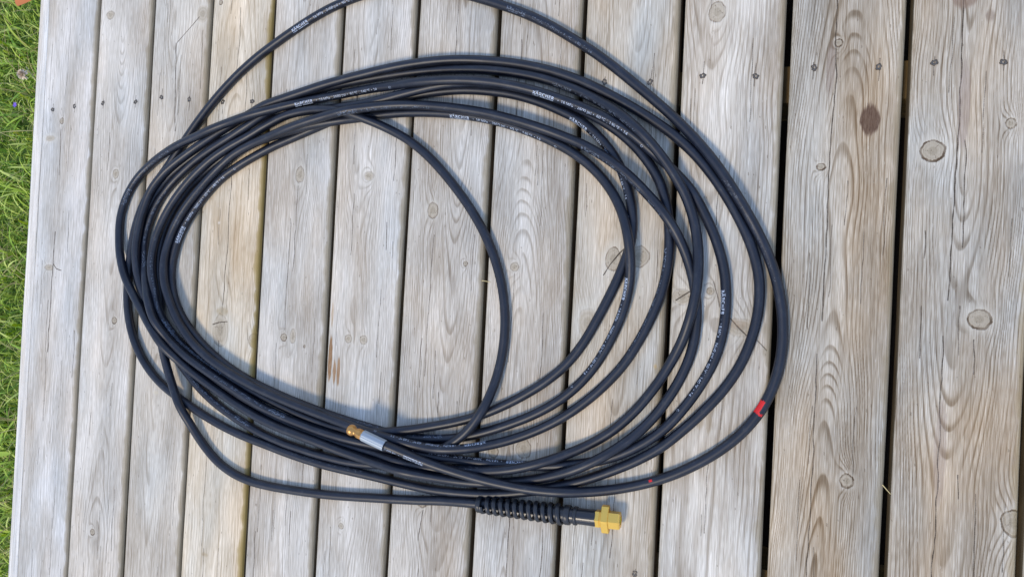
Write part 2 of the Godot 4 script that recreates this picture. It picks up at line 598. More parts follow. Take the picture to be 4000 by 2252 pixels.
# ---------------------------------------------------------------- scene
func _ready() -> void:
	rng.seed = 20240611
	var cam := Camera3D.new()
	cam.name = "camera"
	add_child(cam)
	cam.transform = Transform3D(Basis(Vector3(0.94100, -0.33442, -0.05186), Vector3(-0.04559, 0.02658, -0.99861), Vector3(0.33533, 0.94205, 0.00976)).orthonormalized(), Vector3(1.24900, 0.94493, 0.0))
	cam.fov = 42.70
	cam.near = 0.02
	cam.far = 60.0
	cam.current = true

	var sky_mat := ProceduralSkyMaterial.new()
	sky_mat.sky_top_color = Color(0.54, 0.65, 0.84)
	sky_mat.sky_horizon_color = Color(0.84, 0.88, 0.93)
	sky_mat.sky_curve = 0.22
	sky_mat.ground_bottom_color = Color(0.20, 0.24, 0.14)
	sky_mat.ground_horizon_color = Color(0.55, 0.60, 0.55)
	sky_mat.sun_angle_max = 1.0
	var sky := Sky.new()
	sky.sky_material = sky_mat
	var env := Environment.new()
	env.background_mode = Environment.BG_SKY
	env.sky = sky
	env.background_energy_multiplier = 1.0
	env.tonemap_mode = Environment.TONE_MAPPER_LINEAR
	env.tonemap_exposure = 1.76
	env.sdfgi_enabled = true
	env.ssao_enabled = true
	env.ssil_enabled = true
	var we := WorldEnvironment.new()
	we.name = "world_environment"
	we.environment = env
	add_child(we)

	var sun := DirectionalLight3D.new()
	sun.name = "sun"
	sun.light_energy = 0.42
	sun.light_color = Color(1.0, 0.95, 0.87)
	sun.light_angular_distance = 13.0
	sun.shadow_enabled = true
	add_child(sun)
	sun.look_at_from_position(Vector3.ZERO, Vector3(0.28, -1.0, -0.62), Vector3.FORWARD)

	# lawn
	var lawn_m := StandardMaterial3D.new()
	var ln := NoiseTexture2D.new()
	ln.noise = noise(0.03, 4, FastNoiseLite.TYPE_SIMPLEX_SMOOTH, 3)
	ln.width = 512
	ln.height = 512
	ln.seamless = true
	var lg := Gradient.new()
	lg.set_color(0, srgb(66, 84, 30))
	lg.set_color(1, srgb(124, 146, 56))
	ln.color_ramp = lg
	lawn_m.albedo_texture = ln
	lawn_m.uv1_triplanar = true
	lawn_m.uv1_world_triplanar = true
	lawn_m.uv1_scale = Vector3.ONE * 2.0
	lawn_m.roughness = 0.95
	var lawn_mesh := PlaneMesh.new()
	lawn_mesh.size = Vector2(40, 40)
	var lawn := MeshInstance3D.new()
	lawn.name = "lawn"
	lawn.mesh = lawn_mesh
	lawn.material_override = lawn_m
	lawn.position.y = LAWN_Y
	add_child(lawn)
	lawn.set_meta("kind", "structure")
	lawn.set_meta("label", "lawn ground under the grass beside the deck")

	var soil := MeshInstance3D.new()
	soil.name = "bare_soil"
	var soil_mesh := PlaneMesh.new()
	soil_mesh.size = Vector2(1.64, 2.6)
	soil.mesh = soil_mesh
	soil.material_override = flat_mat(srgb(52, 42, 32), 0.98)
	soil.position = Vector3(0.83, LAWN_Y + 0.004, 0.0)
	add_child(soil)
	soil.set_meta("kind", "structure")
	soil.set_meta("label", "bare dark soil under the wooden deck")

	build_deck()
	build_hose()
	build_garden()

# joint lines between the boards: [place at the top, place at the bottom, width of the gap]
func build_deck() -> void:
	var deck := thing("wooden_deck", "weathered grey wooden deck of long parallel boards under the coiled hose", "deck")
	var joints := [[0.0125, 0.0140, 0.0008], [0.1336, 0.1323, 0.0049], [0.2540, 0.2544, 0.0055], [0.3749, 0.3736, 0.0053], [0.4963, 0.4971, 0.0059], [0.6221, 0.6227, 0.0061], [0.7467, 0.7425, 0.0063], [0.8729, 0.8722, 0.0065], [0.9948, 0.9949, 0.0063], [1.1229, 1.1245, 0.0062], [1.2510, 1.2529, 0.0074], [1.3819, 1.3815, 0.0082], [1.5120, 1.5140, 0.0060], [1.6380, 1.6400, 0.0060]]
	var styles := wood_styles()
	var side_n := NoiseTexture2D.new()
	side_n.noise = noise(0.02, 3, FastNoiseLite.TYPE_SIMPLEX_SMOOTH, 19)
	side_n.width = 256
	side_n.height = 256
	side_n.seamless = true
	var sg := Gradient.new()
	sg.set_color(0, srgb(92, 78, 54))
	sg.set_color(1, srgb(138, 120, 88))
	side_n.color_ramp = sg
	var side_m := StandardMaterial3D.new()
	side_m.albedo_texture = side_n
	side_m.uv1_triplanar = true
	side_m.uv1_scale = Vector3(9, 9, 2)
	side_m.roughness = 0.9
	var steel := flat_mat(srgb(98, 92, 84), 0.5, 0.5)
	var dark := flat_mat(srgb(76, 65, 53), 0.9)
	var screw := screw_mesh(steel, dark)
	var screws := [[0.0371, -0.2851], [0.0885, -0.2891], [0.1543, -0.2919], [0.2270, -0.2912], [0.2815, -0.2967], [0.3394, -0.2910], [0.4077, -0.2841], [0.4648, -0.2827], [0.5290, -0.2860], [0.5900, -0.2850],
		[0.6540, -0.2865], [0.7160, -0.2850], [0.7780, -0.2860], [0.8420, -0.2860], [0.9030, -0.2850], [0.9650, -0.2870], [1.0266, -0.2861], [1.0863, -0.2832], [1.1520, -0.2877], [1.2154, -0.2839],
		[1.2815, -0.2906], [1.3513, -0.2877], [1.4085, -0.2895], [1.4762, -0.2862], [1.0982, 0.3447]]
	for k in joints.size() - 1:
		var a: Array = joints[k]
		var b: Array = joints[k + 1]
		var ma: float = (a[0] + a[1]) * 0.5 + a[2] * 0.5
		var mb: float = (b[0] + b[1]) * 0.5 - b[2] * 0.5
		if not styles[k][0].has("cracks"):
			styles[k][0]["cracks"] = []
		for s in screws:
			if s[0] > ma and s[0] < mb:
				styles[k][0]["cracks"].append([0.8, 0.7, s[0] + 0.0004, s[1] - 0.006 - fmod(s[0] * 91.0, 0.012), s[0], s[1] + 0.006 + fmod(s[0] * 57.0, 0.014)])
		var mesh := board_mesh(ma, mb, (a[1] - a[0]) / 0.85, (b[1] - b[0]) / 0.85, 0.028, 1.3, 50 + k)
		mesh.surface_set_material(0, wood_material(100 + k * 17, ma, mb - ma, styles[k][0], styles[k][1]))
		mesh.surface_set_material(1, side_m)
		var board := part("deck_board", mesh, null, deck, Vector3(0, [0.0, 0.0005, -0.0003, 0.0, 0.0004, -0.0004, 0.0, 0.0003, -0.0002, 0.0, 0.0005, 0.0002, 0.0][k], 0))
		for s in screws:
			if s[0] > ma and s[0] < mb:
				var o := part("screw", screw, null, board, Vector3(s[0], 0.0008, s[1]))
				o.rotation.y = s[0] * 37.0
	# outer fascia board, its top flush with the deck
	var fm := board_mesh(-0.0110, 0.0128, 0.0018, 0.0018, 0.12, 1.3, 49, 0.0040, 0.0010)
	fm.surface_set_material(0, wood_material(77, -0.0110, 0.0238, {"cx": -2.0, "d0": 0.01, "slope": 0.01, "base": 222.0, "amp": 15.3, "pitch": 0.0030, "streak": 0.10, "blotch": 0.16, "edge": [0.0, 0.0, 0, 0, 0]}, []))
	fm.surface_set_material(1, side_m)
	part("fascia_board", fm, null, deck, Vector3(0, -0.0012, 0))
	var joist_m := side_m.duplicate()
	joist_m.albedo_color = Color(0.92, 0.86, 0.70)
	for z in [-0.2800, 0.3450]:
		var jm := BoxMesh.new()
		jm.size = Vector3(1.64, 0.095, 0.045)
		part("joist", jm, joist_m, deck, Vector3(0.83, -0.0285 - 0.0475, z))

func wood_styles() -> Array:      # per board: look, and its knots [x, z, rx, rz, rim]
	return [
		[{"cx": 0.45, "d0": 0.004, "slope": 0.006, "base": 200.0, "amp": 11.2, "pitch": 0.0042, "warm": -2.0, "streak": 0.12, "blotch": 0.2, "cracks": [[1.2, 0.75, 0.0600, -0.2500, 0.0610, -0.1700], [1.6, 0.85, 0.0600, -0.0700, 0.0590, 0.0000, 0.0585, 0.1400], [1.0, 0.6, 0.0560, 0.1400, 0.0570, 0.2600], [1.2, 0.7, 0.0590, -0.0150, 0.0680, -0.0060, 0.0800, -0.0030], [0.8, 0.35, 0.0700, -0.6000, 0.0680, -0.3500, 0.0620, -0.2600]]},
			[[0.0605, -0.2650, 0.0045, 0.0050, 0.5], [0.0500, -0.0080, 0.0100, 0.0050, 0.25], [0.0350, -0.2350, 0.0120, 0.0060, 0.0]]],
		[{"cx": 0.52, "d0": 0.030, "slope": 0.03, "base": 196.0, "amp": 16.7, "pitch": 0.0032, "streak": 0.15, "wander": 0.02},
			[[0.1590, -0.4432, 0.0085, 0.0070, 0.35], [0.1921, -0.1710, 0.0062, 0.0080, 0.35], [0.2078, 0.0758, 0.0048, 0.0052, 0.7], [0.1864, 0.4332, 0.0045, 0.0050, 0.7]]],
		[{"cx": 0.40, "d0": 0.03, "slope": 0.012, "base": 190.0, "amp": 13.9, "pitch": 0.0030, "streak": 0.18, "warm": 3.0, "cracks": [[1.5, 0.8, 0.3060, -0.3850, 0.3080, -0.3400, 0.3110, -0.2800, 0.3130, -0.2400], [1.0, 0.5, 0.3070, -0.3860, 0.3250, -0.4020, 0.3500, -0.4250]], "stains": [[0.3050, 0.1880, 0.006, 0.005, 208, 194, 160, 0.6], [0.3060, 0.1650, 0.004, 0.003, 208, 194, 160, 0.5]]},
			[[0.3560, -0.4300, 0.0130, 0.0140, 0.0]]],
		[{"cx": 0.45, "d0": 0.030, "slope": -0.03, "base": 196.0, "amp": 16.7, "pitch": 0.0044, "warm": 13.0, "warm_vary": 0.16, "streak": 0.10, "edge": [0.95, 0.3, 142, 118, 62], "cracks": [[1.1, 0.8, 0.4330, -0.2000, 0.4320, -0.0600, 0.4290, 0.0500], [1.2, 0.8, 0.4260, 0.0950, 0.4280, 0.1500], [1.4, 0.85, 0.4120, 0.0700, 0.4250, 0.0660, 0.4400, 0.0640], [0.8, 0.5, 0.4150, 0.2400, 0.4140, 0.4200]], "stains": [[0.4290, 0.0480, 0.012, 0.009, 158, 138, 104, 0.6], [0.4220, 0.4320, 0.007, 0.005, 150, 128, 92, 0.6], [0.4130, -0.0920, 0.0028, 0.0035, 242, 240, 232, 0.95]]},
			[[0.4279, 0.0780, 0.0150, 0.0260, 0.12], [0.3915, -0.4454, 0.0035, 0.0038, 0.7], [0.4920, 0.0901, 0.0090, 0.0110, 0.3]]],
		[{"cx": 0.45, "d0": 0.030, "slope": 0.02, "base": 190.0, "amp": 15.3, "pitch": 0.0025, "streak": 0.22, "wander": 0.010, "cracks": [[0.9, 0.6, 0.5600, -0.1500, 0.5580, -0.0200], [0.9, 0.6, 0.5490, -0.1000, 0.5480, 0.0700]]},
			[[0.5615, -0.1678, 0.0075, 0.0120, 0.3], [0.5476, 0.0808, 0.0050, 0.0055, 0.7], [0.5852, 0.0917, 0.0016, 0.0022, 0.8], [0.5640, 0.0780, 0.0050, 0.0110, 0.2]]],
		[{"cx": 0.35, "d0": 0.05, "slope": 0.012, "base": 196.0, "amp": 16.7, "pitch": 0.0026, "streak": 0.20, "stains": [[0.6310, 0.1080, 0.0036, 0.034, 128, 90, 54, 0.95], [0.6395, 0.1260, 0.0028, 0.020, 140, 102, 66, 0.85], [0.6465, 0.1250, 0.0026, 0.024, 140, 102, 66, 0.85], [0.6310, 0.0420, 0.0020, 0.020, 150, 114, 76, 0.5], [0.6240, -0.4550, 0.004, 0.002, 150, 130, 100, 0.5]]},
			[[0.6805, -0.1651, 0.0080, 0.0070, 0.15], [0.6608, 0.0750, 0.0055, 0.0060, 0.3, 0.25], [0.6867, 0.0751, 0.0060, 0.0065, 0.3, 0.25], [0.6660, 0.3500, 0.0040, 0.0040, 0.4]]],
		[{"cx": 0.60, "d0": 0.034, "slope": 0.058, "base": 182.0, "amp": 19.5, "pitch": 0.0028, "streak": 0.22, "wander": 0.012, "cracks": [[0.9, 0.65, 0.8100, -0.4500, 0.8080, -0.2500], [0.9, 0.55, 0.7900, -0.0800, 0.7880, 0.1200], [1.1, 0.75, 0.7970, 0.3080, 0.7940, 0.3500]]},
			[[0.7872, -0.1153, 0.0082, 0.0110, 0.5], [0.8419, -0.0416, 0.0030, 0.0034, 0.6], [0.7956, 0.2950, 0.0075, 0.0080, 0.7]]],
		[{"cx": 0.42, "d0": 0.034, "slope": -0.060, "base": 182.0, "amp": 19.5, "pitch": 0.0027, "streak": 0.22, "wander": 0.012, "cracks": [[0.9, 0.6, 0.9150, -0.0300, 0.9130, 0.0900], [1.0, 0.7, 0.9080, -0.3500, 0.9060, -0.2400], [1.0, 0.7, 0.9270, 0.2000, 0.9250, 0.4500]]},
			[[0.9147, -0.0399, 0.0060, 0.0060, 0.35], [0.8971, 0.2126, 0.0072, 0.0085, 0.5], [0.9409, 0.2040, 0.0105, 0.0125, 0.3]]],
		[{"cx": 0.55, "d0": 0.035, "slope": 0.02, "base": 184.0, "amp": 16.7, "pitch": 0.0030, "warm": 6.0, "warm_vary": 0.2, "streak": 0.22, "cracks": [[1.4, 0.8, 1.0380, -0.0330, 1.0470, -0.0480, 1.0560, -0.0600, 1.0650, -0.0700], [1.0, 0.6, 1.0250, 0.0400, 1.0420, -0.0050], [0.9, 0.7, 1.0680, 0.1500, 1.0660, 0.3300]], "stains": [[1.1110, 0.0800, 0.0025, 0.005, 196, 160, 100, 0.8], [1.0620, -0.1560, 0.014, 0.004, 160, 132, 104, 0.35], [1.0560, -0.1180, 0.012, 0.004, 160, 132, 104, 0.35]]},
			[[1.0500, -0.0547, 0.0100, 0.0150, 0.5], [1.0840, -0.0591, 0.0125, 0.0130, 0.35], [1.0200, 0.0300, 0.0140, 0.0200, 0.0]]],
		[{"cx": 0.30, "d0": 0.05, "slope": 0.03, "base": 190.0, "amp": 19.7, "pitch": 0.0042, "warm": 1.0, "streak": 0.22, "blotch": 0.2, "cracks": [[1.2, 0.75, 1.1320, -0.0050, 1.1430, -0.0130, 1.1500, -0.0180], [1.4, 0.55, 1.1920, 0.0080, 1.2130, 0.0280, 1.2250, 0.0380], [0.9, 0.7, 1.2300, 0.0370, 1.2430, 0.0500], [0.9, 0.5, 1.1780, -0.0300, 1.1850, 0.0000]], "stains": [[1.1690, 0.1450, 0.005, 0.010, 150, 130, 100, 0.4], [1.1800, 0.1450, 0.004, 0.014, 150, 130, 100, 0.4], [1.2080, 0.0200, 0.012, 0.008, 160, 132, 104, 0.35]]},
			[[1.1665, -0.3676, 0.0098, 0.0125, 0.4], [1.1400, -0.0100, 0.0130, 0.0100, 0.1], [1.1739, -0.0189, 0.0045, 0.0045, 0.3], [1.2120, 0.0240, 0.0180, 0.0120, 0.0]]],
		[{"cx": 0.50, "d0": 0.034, "slope": -0.050, "base": 166.0, "amp": 29.7, "pitch": 0.0025, "warm": 5.0, "warm_vary": 0.16, "streak": 0.30, "wander": 0.010, "lean": -0.02, "cracks": [[1.1, 0.85, 1.3040, -0.3750, 1.3060, -0.2600, 1.3030, -0.1500, 1.3040, 0.0100], [0.9, 0.8, 1.2990, 0.0500, 1.3010, 0.1600, 1.2980, 0.4000]], "stains": [[1.3449, -0.2270, 0.0110, 0.0200, 84, 62, 48, 1.0], [1.3000, -0.2900, 0.0050, 0.0340, 132, 116, 104, 0.55]]},
			[[1.3075, -0.3194, 0.0042, 0.0045, 0.75], [1.2946, -0.1723, 0.0045, 0.0040, 0.8], [1.3378, 0.1943, 0.0070, 0.0078, 0.8]]],
		[{"cx": 0.44, "d0": 0.030, "slope": 0.045, "base": 168.0, "amp": 29.7, "pitch": 0.0029, "warm": 4.0, "warm_vary": 0.18, "streak": 0.26, "wander": 0.014, "edge": [0.6, 0.0, 150, 128, 88], "cracks": [[1.2, 0.85, 1.4350, -0.4000, 1.4360, -0.2600, 1.4340, -0.1300, 1.4330, -0.0200], [1.0, 0.8, 1.4300, 0.0200, 1.4310, 0.1600, 1.4290, 0.3200], [1.0, 0.7, 1.4430, -0.2000, 1.4450, -0.0800], [1.0, 0.7, 1.4600, 0.0220, 1.4620, 0.0600]], "stains": [[1.4361, -0.3600, 0.0130, 0.0120, 120, 96, 80, 0.7], [1.4616, -0.3395, 0.0050, 0.0085, 126, 108, 92, 0.65], [1.4400, -0.2400, 0.0060, 0.0500, 140, 122, 112, 0.45], [1.4320, 0.1500, 0.0060, 0.0600, 142, 124, 112, 0.4]]},
			[[1.4111, -0.1892, 0.0120, 0.0118, 0.95], [1.4859, -0.2185, 0.0050, 0.0055, 0.6], [1.4639, -0.0011, 0.0112, 0.0105, 0.85], [1.5052, 0.2180, 0.0120, 0.0140, 0.9]]],
		[{"cx": 0.5, "d0": 0.03, "slope": 0.02, "base": 182.0, "amp": 20.9, "streak": 0.2}, []],
	]

func build_hose() -> void:
	hose_run(path, [10474, 110, 2776, 10114, 110, 2789, 9754, 110, 2799, 9394, 110, 2810, 9034, 110, 2824, 8675, 105, 2849, 8317, 74, 2883, 7960, 65, 2927, 7602, 65, 2964, 7243, 65, 2996, 6884, 65, 3028, 6525, 65, 3056, 6165, 65, 3072, 5805, 65, 3078, 5445, 65, 3075, 5086, 65, 3049, 4735, 65, 2969, 4410, 65, 2816, 4131, 72, 2590, 3908, 113, 2311, 3723, 184, 2010, 3539, 165, 1702, 3389, 166, 1375, 3293, 190, 1029, 3194, 147, 690, 3105, 66, 356, 3028, 65, 4, 3010, 65, -355, 3080, 65, -707, 3232, 65, -1033, 3442, 65, -1325, 3693, 65, -1583, 3981, 65, -1799, 4292, 65, -1980, 4624, 65, -2120, 4972, 82, -2207, 5322, 139, -2272, 5674, 186, -2330, 6030, 191, -2387, 6384, 157, -2439, 6728, 69, -2493, 7086, 65, -2529, 7446, 65, -2539, 7806, 65, -2526, 8165, 65, -2493, 8521, 65, -2439, 8872, 65, -2357, 9214, 65, -2246, 9548, 65, -2109, 9867, 65, -1944, 10160, 65, -1734, 10406, 73, -1473, 10592, 121, -1169, 10709, 189, -836, 10755, 151, -483, 10732, 87, -130, 10645, 65, 218, 10509, 65, 551, 10334, 65, 866, 10109, 65, 1146, 9837, 65, 1381, 9532, 65, 1573, 9208, 65, 1730, 8875, 65, 1867, 8533, 65, 1979, 8179, 65, 2047])
	hose_run(path, [7820, 65, 2070, 7460, 65, 2056, 7103, 65, 2008, 6747, 65, 1953, 6392, 65, 1890, 6040, 65, 1815, 5690, 65, 1732, 5342, 65, 1638, 4998, 65, 1531, 4663, 65, 1398, 4341, 65, 1238, 4035, 65, 1047, 3756, 65, 820, 3516, 65, 552, 3350, 65, 234, 3293, 65, -120, 3350, 65, -475, 3484, 65, -808, 3685, 65, -1107, 3923, 65, -1377, 4195, 65, -1613, 4502, 65, -1800, 4825, 65, -1960, 5155, 65, -2103, 5495, 65, -2223, 5835, 65, -2342, 6175, 65, -2462, 6517, 65, -2573, 6866, 65, -2665, 7218, 65, -2738, 7575, 65, -2790, 7933, 65, -2823, 8293, 65, -2828, 8652, 65, -2796, 9007, 65, -2735, 9352, 65, -2633, 9685, 65, -2496, 10003, 65, -2327, 10274, 65, -2091, 10496, 65, -1808, 10645, 65, -1481, 10730, 65, -1131, 10730, 65, -772, 10636, 65, -425, 10502, 65, -91, 10350, 65, 236, 10183, 65, 555, 9974, 65, 847, 9713, 65, 1095, 9420, 65, 1305, 9111, 65, 1490, 8788, 65, 1649, 8450, 65, 1773, 8104, 74, 1871, 7757, 126, 1953, 7407, 186, 2014, 7052, 176, 2063, 6702, 91, 2075, 6346, 65, 2039, 5994, 65, 1962, 5646, 65, 1869, 5301, 65, 1766, 4958, 65, 1656, 4620, 65, 1531, 4286, 65, 1397, 3958, 65, 1247])
	hose_run(path, [3647, 85, 1069, 3382, 127, 829, 3208, 204, 530, 3082, 190, 193, 2999, 193, -156, 3027, 194, -514, 3150, 193, -851, 3334, 193, -1161, 3562, 193, -1439, 3823, 193, -1688, 4110, 192, -1904, 4425, 190, -2080, 4746, 168, -2240, 5068, 163, -2401, 5405, 181, -2526, 5759, 188, -2588, 6119, 202, -2596, 6473, 226, -2541, 6813, 172, -2437, 7140, 99, -2307, 7459, 66, -2144, 7753, 65, -1936, 8018, 65, -1693, 8265, 65, -1430, 8493, 65, -1151, 8694, 65, -853, 8859, 65, -533, 8981, 65, -194, 9055, 65, 158, 9076, 65, 518, 9046, 67, 876, 8973, 102, 1227, 8856, 176, 1559, 8658, 184, 1857, 8387, 161, 2088, 8087, 66, 2256, 7754, 65, 2392, 7407, 65, 2490, 7050, 65, 2535, 6690, 65, 2535, 6331, 65, 2505, 5974, 65, 2457, 5620, 65, 2395, 5269, 65, 2311, 4928, 65, 2195, 4595, 65, 2058, 4273, 65, 1897, 3973, 65, 1699, 3696, 65, 1469, 3433, 65, 1223, 3176, 65, 970, 2950, 65, 691, 2761, 65, 384, 2602, 65, 61, 2539, 65, -291, 2577, 65, -649, 2673, 65, -995, 2843, 65, -1312, 3075, 65, -1588, 3358, 65, -1809, 3668, 65, -1992, 3995, 65, -2142, 4334, 65, -2264, 4677, 65, -2374, 5022, 65, -2480, 5369, 65, -2576])
	hose_run(path, [5725, 65, -2624, 6085, 76, -2636, 6437, 146, -2642, 6792, 193, -2659, 7146, 194, -2722, 7500, 193, -2792, 7855, 188, -2854, 8213, 180, -2887, 8573, 168, -2882, 8930, 158, -2837, 9281, 141, -2761, 9621, 86, -2656, 9949, 65, -2509, 10267, 65, -2340, 10563, 65, -2136, 10821, 65, -1886, 11028, 65, -1592, 11154, 65, -1255, 11210, 65, -900, 11213, 65, -540, 11160, 65, -184, 11048, 65, 158, 10900, 65, 486, 10719, 65, 798, 10494, 65, 1078, 10237, 65, 1331, 9955, 65, 1554, 9648, 65, 1743, 9324, 82, 1898, 8988, 132, 2017, 8647, 215, 2097, 8300, 266, 2137, 7941, 245, 2135, 7585, 273, 2084, 7234, 316, 2022, 6883, 249, 1978, 6531, 201, 1922, 6178, 194, 1849, 5827, 194, 1768, 5479, 194, 1677, 5133, 194, 1577, 4793, 194, 1457, 4462, 193, 1316, 4143, 192, 1149, 3852, 192, 938, 3607, 194, 674, 3413, 194, 371, 3274, 190, 40, 3233, 165, -316, 3310, 145, -665, 3478, 153, -982, 3698, 154, -1267, 3938, 138, -1535, 4202, 133, -1780, 4502, 156, -1977, 4834, 182, -2112, 5178, 233, -2207, 5521, 297, -2296, 5869, 319, -2386, 6220, 322, -2466, 6573, 343, -2529, 6924, 279, -2581, 7277, 218, -2613, 7634, 177, -2612, 7993, 174, -2578, 8349, 180, -2525])
	hose_run(path, [8703, 180, -2458, 9052, 176, -2368, 9396, 161, -2263, 9735, 130, -2145, 10066, 128, -2005, 10377, 164, -1827, 10664, 181, -1614, 10925, 165, -1366, 11165, 189, -1099, 11353, 130, -800, 11488, 75, -471, 11572, 65, -122, 11596, 65, 237, 11550, 65, 594, 11429, 65, 933, 11257, 65, 1249, 11045, 77, 1539, 10790, 128, 1788, 10505, 185, 2000, 10194, 187, 2180, 9870, 126, 2323, 9532, 74, 2436, 9181, 65, 2516, 8825, 71, 2566, 8467, 114, 2572, 8118, 195, 2546, 7767, 269, 2513, 7412, 226, 2477, 7058, 174, 2437, 6703, 166, 2379, 6351, 177, 2304, 5999, 181, 2229, 5646, 175, 2159, 5297, 161, 2070, 4955, 139, 1957, 4621, 120, 1825, 4295, 124, 1672, 3977, 148, 1504, 3680, 200, 1308, 3424, 296, 1074, 3178, 303, 815, 2925, 255, 564, 2673, 204, 313, 2456, 188, 26, 2283, 142, -283, 2163, 81, -616, 2151, 65, -974, 2261, 65, -1315, 2463, 65, -1612, 2742, 82, -1837, 3061, 138, -1994, 3392, 192, -2121, 3734, 220, -2230, 4076, 259, -2334, 4420, 251, -2440, 4770, 281, -2519, 5117, 260, -2596, 5460, 192, -2683, 5810, 150, -2755, 6165, 125, -2809, 6522, 120, -2857, 6880, 141, -2889, 7236, 194, -2898, 7586, 278, -2903, 7944, 310, -2901, 8304, 306, -2894])
	hose_run(path, [8663, 294, -2864, 9018, 284, -2804, 9367, 257, -2719, 9706, 202, -2612, 10042, 193, -2482, 10368, 186, -2330, 10673, 168, -2140, 10948, 116, -1913, 11217, 67, -1680, 11461, 65, -1416, 11645, 65, -1107, 11797, 65, -780, 11899, 65, -435, 11938, 65, -78, 11921, 65, 282, 11843, 65, 633, 11695, 65, 961, 11507, 65, 1268, 11284, 65, 1550, 11009, 65, 1782, 10699, 65, 1965, 10363, 65, 2094, 10013, 65, 2178, 9658, 65, 2235, 9299, 65, 2267, 8939, 65, 2285, 8580, 89, 2288, 8230, 170, 2276, 7873, 169, 2265, 7515, 125, 2262, 7157, 122, 2233, 6799, 149, 2197, 6442, 151, 2151, 6087, 141, 2091, 5736, 144, 2014, 5389, 156, 1916, 5051, 163, 1792, 4720, 166, 1651, 4391, 176, 1503, 4065, 182, 1351, 3747, 192, 1183, 3461, 227, 968, 3250, 315, 692, 3080, 303, 377, 2899, 191, 90, 2737, 78, -209, 2697, 65, -563, 2779, 65, -913, 2942, 65, -1233, 3175, 66, -1507, 3459, 92, -1727, 3763, 125, -1916, 4083, 153, -2079, 4409, 179, -2230, 4730, 190, -2394, 5035, 149, -2579, 5339, 70, -2751, 5673, 65, -2886, 6024, 65, -2964, 6380, 65, -3016, 6738, 65, -3058, 7097, 65, -3094, 7456, 65, -3120, 7816, 65, -3130, 8176, 65, -3123, 8535, 65, -3098])
	hose_run(path, [8892, 65, -3050, 9246, 65, -2980, 9591, 66, -2878, 9923, 87, -2741, 10238, 133, -2573, 10533, 209, -2380, 10802, 254, -2147, 11044, 221, -1884, 11256, 186, -1595, 11429, 146, -1282, 11538, 128, -940, 11590, 142, -584, 11591, 184, -227, 11535, 176, 128, 11431, 105, 465, 11280, 67, 789, 11097, 65, 1099, 10883, 65, 1389, 10632, 65, 1646, 10340, 69, 1858, 10026, 107, 2029, 9701, 174, 2168, 9361, 191, 2283, 9011, 166, 2363, 8656, 124, 2408, 8298, 105, 2440, 7941, 146, 2438, 7588, 177, 2396, 7238, 99, 2366, 6882, 66, 2327, 6525, 65, 2276, 6171, 65, 2212, 5818, 65, 2138, 5472, 65, 2040, 5133, 65, 1916, 4801, 65, 1778, 4473, 65, 1629, 4147, 65, 1475, 3823, 65, 1317, 3519, 65, 1125, 3259, 65, 876, 3027, 119, 611, 2833, 144, 311, 2695, 161, -20, 2641, 180, -374, 2669, 182, -733, 2759, 186, -1081, 2910, 194, -1407, 3148, 193, -1676, 3442, 193, -1884, 3750, 189, -2070, 4052, 150, -2262, 4359, 105, -2444, 4687, 114, -2591, 5022, 179, -2706, 5370, 193, -2792, 5720, 192, -2879, 6070, 193, -2963, 6423, 192, -3033, 6778, 189, -3096, 7133, 179, -3157, 7490, 164, -3204, 7848, 143, -3233, 8206, 103, -3244, 8563, 67, -3224, 8920, 65, -3175])
	hose_run(path, [9273, 65, -3102, 9619, 65, -3003, 9955, 65, -2873, 10278, 65, -2715, 10592, 65, -2538, 10897, 65, -2347, 11190, 65, -2137, 11458, 65, -1896, 11693, 65, -1624, 11899, 65, -1328, 12078, 65, -1016, 12224, 65, -687, 12310, 65, -338, 12316, 65, 22, 12253, 65, 376, 12131, 65, 714, 11950, 65, 1025, 11727, 65, 1308, 11483, 65, 1572, 11218, 65, 1816, 10919, 65, 2017, 10602, 65, 2187, 10275, 65, 2339, 9938, 65, 2465, 9593, 65, 2569, 9242, 65, 2652, 8887, 65, 2712, 8528, 65, 2741, 8168, 65, 2753, 7808, 65, 2739, 7449, 65, 2714, 7090, 65, 2687, 6730, 65, 2664, 6371, 65, 2635, 6014, 65, 2589, 5659, 65, 2530, 5305, 65, 2459, 4952, 65, 2388, 4603, 65, 2301, 4260, 65, 2190, 3924, 65, 2060, 3595, 65, 1914, 3273, 65, 1752, 2982, 65, 1541, 2738, 65, 1277, 2553, 65, 968, 2438, 65, 628, 2390, 65, 271, 2398, 65, -89, 2424, 65, -448, 2486, 65, -803, 2606, 65, -1141, 2792, 65, -1449, 3025, 65, -1725, 3249, 65, -2006, 3469, 65, -2291, 3698, 65, -2569, 3943, 65, -2833, 4205, 65, -3081, 4483, 65, -3310, 4778, 65, -3516, 5088, 65, -3699, 5405, 65, -3871, 5727, 65, -4031, 6061, 65, -4166, 6407, 65, -4268])
	hose_run(path, [6761, 65, -4334, 7120, 65, -4362, 7479, 65, -4343, 7834, 65, -4280, 8181, 65, -4185, 8522, 65, -4070, 8860, 65, -3943, 9190, 65, -3801, 9509, 65, -3633, 9815, 65, -3443, 10114, 65, -3243, 10402, 65, -3026, 10680, 65, -2797, 10955, 65, -2564, 11222, 65, -2322, 11474, 77, -2066, 11705, 120, -1793, 11914, 135, -1500, 12107, 122, -1196, 12285, 80, -886, 12436, 65, -560, 12542, 65, -216, 12599, 65, 139, 12604, 65, 499, 12547, 65, 854, 12416, 65, 1189, 12217, 65, 1488, 11963, 65, 1744, 11675, 65, 1960, 11365, 65, 2142, 11035, 65, 2286, 10692, 81, 2395, 10342, 119, 2468, 9989, 178, 2508, 9630, 192, 2524, 9270, 206, 2511, 8913, 239, 2473, 8558, 256, 2420, 8206, 289, 2350, 7860, 327, 2257, 7522, 388, 2149, 7184, 438, 2041])
	sample_hose()
